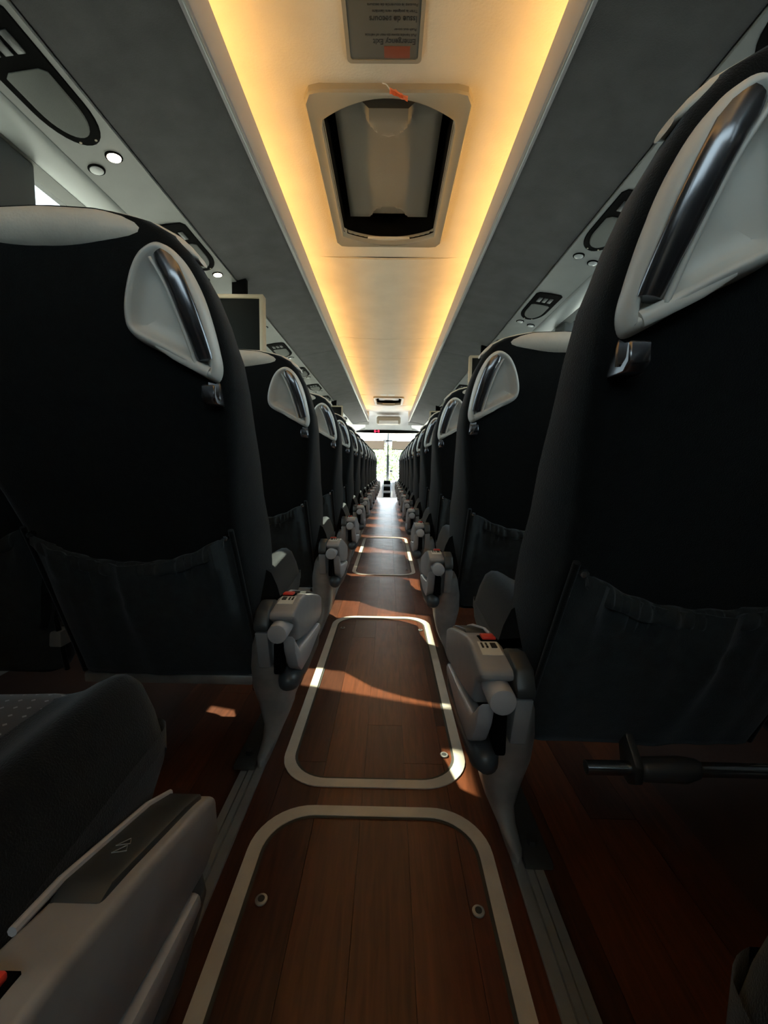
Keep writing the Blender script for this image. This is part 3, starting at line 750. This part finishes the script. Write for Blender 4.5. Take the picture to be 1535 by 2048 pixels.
    # armrest hinge bracket, pivot, housing, link, pad
    br = B('hinge_bracket', extrude_x([(-0.115, .385), (-0.10, .412), (-0.06, .420), (-0.03, .412), (-0.03, .372), (-0.115, .372)], 0.262, 0.290, 0.005), 'armdark')
    B('bracket_cover', extrude_x([(-0.108, .368), (-0.03, .368), (-0.03, .285), (-0.085, .285)], 0.262, 0.288, 0.004), 'arm', br)
    ar = B('armrest', extrude_x([(-0.100, .393), (-0.096, .405), (-0.02, .412), (0.03, .406), (0.12, .381), (0.225, .347), (0.255, .334), (0.260, .285), (0.225, .274), (0.05, .305), (-0.05, .330), (-0.064, .372)], 0.286, 0.338, 0.007, 3), 'arm')
    pv = cyl('pivot', (s*0.310, -0.122, .371), (s*0.310, -0.05, .371), 0.0195, 'armlight', t, 24, 0.004)
    BX('pivot_slot', (0.300, -0.112, .285), (0.316, -0.07, .348), 'black', pv, 0.004)
    B('lower_link', extrude_x([(-0.116, .368), (-0.092, .345), (-0.058, .316), (0.05, .298), (0.20, .278), (0.205, .258), (0.05, .250), (-0.04, .260), (-0.075, .285), (-0.102, .325)], 0.318, 0.343, 0.006, 2), 'armlight')
    V, Fc = tube([(0.320, -0.092, .258), (0.320, -0.088, .257), (0.320, -0.065, .252), (0.320, 0.03, .240), (0.323, 0.15, .246), (0.323, 0.215, .262), (0.323, 0.232, .268)], [0.004, 0.016, 0.023, 0.024, 0.024, 0.018, 0.006], 16); O('under_pad', V, Fc, 'rubber', t, 60)
    # top panel with symbol, red button, sticker
    sl_ = -0.242
    def on_top(y): return interp(y, [(-0.096, .405), (-0.02, .412), (0.03, .406), (0.12, .381), (0.225, .347), (0.255, .334)])
    pn = B('control_panel', extrude_x([(0.085, on_top(.085)+.001), (0.10, on_top(.10)+.0065), (0.21, on_top(.21)+.0065), (0.245, .344), (0.245, .333), (0.085, on_top(.085)-.004)], 0.289, 0.326, 0.003), 'armdark', ar)
    BX('panel_rim', (0.282, 0.12, 0), (0.286, 0.121, 0.001), 'armlight', pn, 0) if False else None
    V, Fc = tube([(0.2875, 0.06, on_top(.06)+.001), (0.2875, 0.10, on_top(.10)+.006), (0.2875, 0.21, on_top(.21)+.007), (0.291, 0.246, .343)], 0.0032, 8); O('panel_rim', V, Fc, 'armlight', pn)
    for q in (0, 1):
        yq = 0.135+q*0.010; xq = 0.308-0.003*q
        pts = [(xq-.004, yq-.004), (xq+.006, yq-.001), (xq+.002, yq+.007), (xq-.004, yq-.004)]
        for a, b in zip(pts, pts[1:]):
            V, Fc = tube([(a[0], a[1], on_top(a[1])+.0072), (b[0], b[1], on_top(b[1])+.0072)], 0.0004, 4); O('arrow_line', V, Fc, 'symbol', pn)
    bt = B('button_surround', extrude_x([(0.000, on_top(.000)-.002), (0.000, on_top(.000)+.002), (0.034, on_top(.034)+.002), (0.034, on_top(.034)-.002)], 0.287, 0.317, 0.001, 1), 'black', ar)
    B('release_button', extrude_x([(0.004, on_top(.004)), (0.004, on_top(.004)+.0065), (0.030, on_top(.030)+.0065), (0.030, on_top(.030))], 0.291, 0.313, 0.002, 2), 'red', bt)
    st = B('sticker', extrude_x([(-0.052, .405), (-0.052, .4100), (-0.008, .4125), (-0.008, .408)], 0.293, 0.325, 0.0), 'sticker', ar)
    for q, (xa, ya, xb, yb) in enumerate(((.297, -.030, .306, -.013), (.311, -.030, .314, -.024), (.311, -.020, .314, -.013), (.318, -.030, .321, -.013))):
        BX('sticker_print', (xa, ya, .4098), (xb, yb, .4130), 'ink', st, 0)
    # footrest
    if footrest == 'bar':
        ft = BX('footrest', (-0.21, 0.07, 0.165), (0.20, 0.115, 0.19), 'leg', t, 0.005)
        BX('footrest_cap', (0.198, 0.068, 0.150), (0.214, 0.118, 0.192), 'chrome', ft, 0.006)
    else:
        ft = cyl('footrest', (s*0.12, 0.02, .176), (s*-0.20, 0.02, .176), 0.012, 'chrome', t, 18)
        cyl('footrest_bore', (s*0.1205, 0.02, .176), (s*0.119, 0.02, .176), 0.0095, 'plate', ft, 14)
        V, Fc = tube([(0.03, .02, .174), (0.02, .022, .173), (-0.05, .024, .172), (-0.075, .022, .176), (-0.08, .02, .176)], [0.013, 0.02, 0.022, 0.016, 0.013], 14); O('footrest_sleeve', V, Fc, 'rubber', ft, 60)
        B('footrest_arm', extrude_x([(0.0, .19), (0.05, .24), (0.09, .26), (0.10, .24), (0.06, .20), (0.045, .150), (0.02, .145), (0.0, .16)], 0.03, 0.045, 0.003), 'plate', ft)
    return t
PITCH = 0.772
LY = 0.917; RY = 0.689
XA, XWN = 0.497, 0.974
protos = {}
for s in (-1, 1):
    for aisle in (True, False): protos[(s, aisle)] = make_seat(-s, aisle, 'bar' if s < 0 else 'tube')
protos[(1, 'reclined')] = make_seat(-1, True, 'tube', -0.04)
protos[(-1, 'reclined')] = make_seat(1, True, 'bar', -0.11)
idx = index(); kids = {k: kid_tree(v, idx) for k, v in protos.items()}
used = set()
ROWB = 'the row behind the viewer'
ROWN = ['the row beside the viewer', 'the first row ahead', 'the second row ahead', 'the third row ahead', 'the fourth row ahead', 'the fifth row ahead', 'the sixth row ahead', 'the seventh row ahead', 'the eighth row ahead', 'the ninth row ahead', 'the tenth row ahead', 'the eleventh row ahead', 'the frontmost row']
NROW = 13
for s, y0, side in ((-1, LY, 'left'), (1, RY, 'right')):
    for k in range(-1, NROW):
        y = y0+(k-1)*(PITCH if s < 0 else 0.778)
        if y > 9.6: continue
        if k == 0: y += 0.035 if s < 0 else 0.03
        for aisle in (True, False):
            key = (s, 'reclined' if (aisle and k == (1 if s > 0 else 0)) else aisle)
            if key in used: o = copy_tree(protos[key], kids[key])
            else: o = protos[key]; used.add(key)
            o.location = (s*(XA if aisle else XWN), y, 0)
            if k < 0: lab = 'black %s seat on the %s in the row behind the viewer' % ('aisle' if aisle else 'window', side)
            elif aisle:
                lab = {0: 'black aisle seat on the %s beside the viewer, only its cushion edge showing' % side if s > 0 else 'dotted black cushion and stowed armrest of the left aisle seat beside the viewer'}.get(k, 'black aisle seat with pale shoulder handle, left of the aisle in %s' % ROWN[k] if s < 0 else 'black aisle seat with pale shoulder handle, right of the aisle in %s' % ROWN[k])
            else: lab = 'black window seat on the %s in %s' % (side, ROWN[k])
            tag(o, lab, 'seat', 'coach seats in rows')

# ------------------------------------------------------------------ front of the coach
tag(box('wall_front', (-1.24, 12.15, 1.66), (1.24, 12.45, 2.25), 'ceilfront'), kind='structure')
V, Fc = loft([[(x, y, z) for y, z in ((11.55, -.30), (11.55, 0.18), (11.65, 0.30), (12.3, 0.33), (12.4, 0.30), (12.4, -.30))] for x in (-1.23, 1.23)])
tag(obj('dashboard', V, Fc, 'dash'), 'pale grey dashboard below the windscreen', 'dashboard')
cn = tag(empty('entry_steps', (-0.01, 10.75, -0.30)), 'pale step unit with dark treads in front of the aisle end', 'steps')
for k in range(4):
    z = 0.04+0.155*k; y = 0.0+0.14*k
    box('tread', (-0.10, y, z), (0.085, y+0.20, z+0.06), 'dash', cn, 0.012)
    box('recess', (-0.095, y+0.03, z+0.06), (0.08, y+0.22, z+0.157), 'black', cn)
for sx, w in ((-1, 0.22), (1, 0.16)):
    V = []
    pr = [(0.0, 0.0), (0.0, 0.42), (0.06, 0.54), (0.20, 0.64), (0.7, 0.66), (0.7, 0.0)]
    x0, x1 = (-0.33, -0.12) if sx < 0 else (0.10, 0.25)
    B_ = extrude_x(pr, x0, x1, 0.03, 3); o = bmobj('console', B_, 'dash'); o.location = (0, 10.7, -0.30)
    tag(o, 'rounded pale console %s of the front steps' % ('left' if sx < 0 else 'right'), 'console')
# driver and guide seat backs are hidden; windscreen
ws = tag(box('window_40', (-1.24, 12.42, 0.30), (1.24, 12.43, 1.80), 'screenglass'), kind='structure')
tag(box('trim_60', (-0.045, 12.30, 0.30), (0.03, 12.38, 1.05), 'rubber', bev=0.006), kind='structure')
tag(box('trim_61', (-0.025, 12.31, 1.05), (0.012, 12.37, 1.70), 'armdark', bev=0.004), kind='structure')
for sx in (-1, 1):
    x0, x1 = (-1.15, -0.11) if sx < 0 else (0.10, 1.15)
    b = tag(empty('sun_blind', (0, 12.2, 1.21)), 'tan roller blind half lowered on the %s of the windscreen' % ('left' if sx < 0 else 'right'), 'blind', 'windscreen blinds')
    box('cloth', (x0, 0, 0.0), (x1, 0.006, 0.24), 'blind', b)
    box('bottom_bar', (x0, -0.006, -0.012), (x1, 0.012, 0.004), 'armdark', b, 0.003)
    for (xa, za, xb, zb) in ((0.22, .24, 0.72, .455), (0.95, .24, 0.62, .455)):
        V, Fc = tube([(sx*xa, 0.02, za), (sx*xb, 0.02, zb)], 0.006, 6); obj('scissor_arm', V, Fc, 'armlight', b)
for sx in (-1, 1):
    V, Fc = tube([(sx*0.05, 12.50, 0.64), (sx*0.15, 12.50, 0.52), (sx*0.30, 12.49, 0.36)], 0.012, 8)
    tag(obj('wiper', V, Fc, 'armlight'), 'windscreen wiper arm on the %s outside the glass' % ('left' if sx < 0 else 'right'), 'wiper')
mi = tag(empty('camera_unit', (0.09, 12.35, 0.60)), 'small dark device mounted beside the windscreen centre post', 'device')
box('body', (-0.035, -0.03, -0.02), (0.035, 0.03, 0.03), 'armdark', mi, 0.008); box('stalk', (-0.07, -0.008, -0.01), (-0.03, 0.008, 0.005), 'armlight', mi, 0.002)
sp = tag(empty('blind_bracket', (0.0, 12.25, 1.44)), 'pale bracket joining the two blinds at the centre post', 'bracket')
box('plate', (-0.15, -0.02, -0.05), (-0.02, 0.01, 0.05), 'dash', sp, 0.01); box('clip', (-0.06, -0.03, -0.01), (0.12, -0.012, 0.03), 'armdark', sp, 0.006)
# front dome with display bar and luggage light
V = []; 
pr = [(10.66, 2.06), (11.0, 2.05), (11.2, 1.98), (11.4, 1.85), (11.48, 1.70), (11.55, 1.70), (11.55, 2.1), (10.66, 2.1)]
V, Fc = loft([[(x, y, z) for y, z in pr] for x in (-0.62, 0.62)]); tag(obj('ceiling_front', V, Fc, 'ceilfront', None, 35), kind='structure')
for sx, nm in ((-1, 'left'), (1, 'right')):
    pr = [(0.60, 2.0, 1.72), (0.80, 1.90, 1.66), (1.24, 1.72, 1.62)]
    V, Fc = loft([[(sx*x, 10.64, a) for x, a, b in pr]+[(sx*x, 10.64, 2.1) for x, a, b in reversed(pr)], [(sx*x, 11.55, b) for x, a, b in pr]+[(sx*x, 11.55, 2.1) for x, a, b in reversed(pr)]])
    tag(obj('ceiling_front_'+nm, V, Fc, 'ceilfront', None, 35), kind='structure')
db = tag(empty('display_bar', (0, 11.55, 1.655)), 'long dark header bar with red clock digits above the windscreen', 'display')
V, Fc = loft([[(x, -0.02, -0.03*k-0.012), (x, -0.02, 0.035*k+0.006), (x, 0.10, 0.035*k+0.006), (x, 0.10, -0.03*k-0.012)] for x, k in [(-.85, .1), (-.75, .4), (-.6, .7), (-.3, .95), (0, 1), (.3, .95), (.6, .7), (.75, .4), (.85, .1)]]); obj('bar', V, Fc, 'black', db)
def seg_digit(cx, segs, w=0.028, h=0.05):
    P = {'a': ((-w/2, h/2), (w/2, h/2)), 'b': ((w/2, h/2), (w/2, 0)), 'c': ((w/2, 0), (w/2, -h/2)), 'd': ((-w/2, -h/2), (w/2, -h/2)), 'e': ((-w/2, 0), (-w/2, -h/2)), 'f': ((-w/2, h/2), (-w/2, 0)), 'g': ((-w/2, 0), (w/2, 0))}
    for q in segs:
        (xa, za), (xb, zb) = P[q]
        box('digit_segment', (cx+min(xa, xb)-.005, -0.026, min(za, zb)-.005), (cx+max(xa, xb)+.005, -0.021, max(za, zb)+.005), 'digits', db)
seg_digit(-0.355, 'acdefg'); seg_digit(-0.31, 'g', 0.014); seg_digit(-0.262, 'abcefg'[:5])
lt = tag(empty('front_console', (0, 10.98, 1.84)), 'rounded pale overhead console in the middle above the windscreen', 'console')
box('body', (-0.30, -0.10, -0.06), (0.30, 0.15, 0.14), 'frame', lt, 0.05, 4); box('drawer', (-0.24, -0.112, -0.05), (0.24, -0.09, 0.03), 'ceilfront', lt, 0.01)

# ------------------------------------------------------------------ outside
tag(box('ground', (-60, -30, -1.5), (60, 90, -1.4), 'asphalt'), kind='structure')
def bush(name, x, y, z0, rx, rz, label, seed, n=2600):
    r = random.Random(seed); V = []; Fc = []
    for k in range(n):
        th = r.uniform(0, 2*math.pi); ph = math.acos(r.uniform(-0.3, 1)); q = r.uniform(0.75, 1.05)
        p = Vector((math.sin(ph)*math.cos(th)*rx*q, math.sin(ph)*math.sin(th)*rx*q, math.cos(ph)*rz*q+rz*0.3))
        d = Vector((r.gauss(0, 1), r.gauss(0, 1), r.gauss(0, 1))).normalized(); e = d.orthogonal().normalized(); L = r.uniform(.10, .22)
        b = len(V); V += [p, p+d*L+e*L*.35, p+d*L*2, p+d*L-e*L*.35]; Fc.append((b, b+1, b+2, b+3))
    t = tag(empty(name, (x, y, z0)), label, 'shrub', 'hedge shrubs beyond the windscreen')
    o = obj('foliage', V, Fc, 'leaf', t, 0); o['kind'] = 'stuff'
    V, Fc = tube([(0, 0, 0), (0, 0, rz*0.9)], [0.12, 0.05], 8); obj('trunk', V, Fc, 'bark', t)
bush('hedge_shrub', -2.75, 24, -1.4, 2.0, 2.4, 'pale green shrub seen left of the windscreen post', 1)
bush('hedge_shrub', 2.75, 23, -1.4, 2.0, 2.4, 'pale green shrub seen right of the windscreen post', 2)
bush('hedge_shrub', 0.2, 30, -1.4, 2.3, 2.8, 'pale green shrub standing farthest back behind the other two', 3)
def tree(x, y, label, seed):
    r = random.Random(seed); t = tag(empty('bare_tree', (x, y, -1.4)), label, 'tree')
    def limb(p, d, L, rad, dep):
        q = p+d*L; V, Fc = tube([p, (p+q)/2+Vector((r.uniform(-.1, .1), r.uniform(-.1, .1), 0))*L*.3, q], [rad, rad*.8, rad*.6], 6)
        acc.append((V, Fc))
        if dep:
            for _ in range(4 if dep > 1 else 3):
                nd = (d+Vector((r.gauss(0, .6), r.gauss(0, .6), r.gauss(0, .35)))).normalized(); limb(p.lerp(q, r.uniform(.55, 1)), nd, L*r.uniform(.55, .8), rad*.55, dep-1)
    acc = []; limb(Vector((0, 0, 0)), Vector((0, 0, 1)), 3.2, .16, 4)
    V = []; Fc = []
    for k, (v, f) in enumerate(acc):
        if k == 0: obj('trunk', v, f, 'bark', t); continue
        o = len(V); V += v; Fc += [tuple(i+o for i in q) for q in f]
    o = obj('branches', V, Fc, 'bark', t); o['kind'] = 'stuff'
tree(5.6, 12.5, 'bare branched tree seen through the right side window', 4)
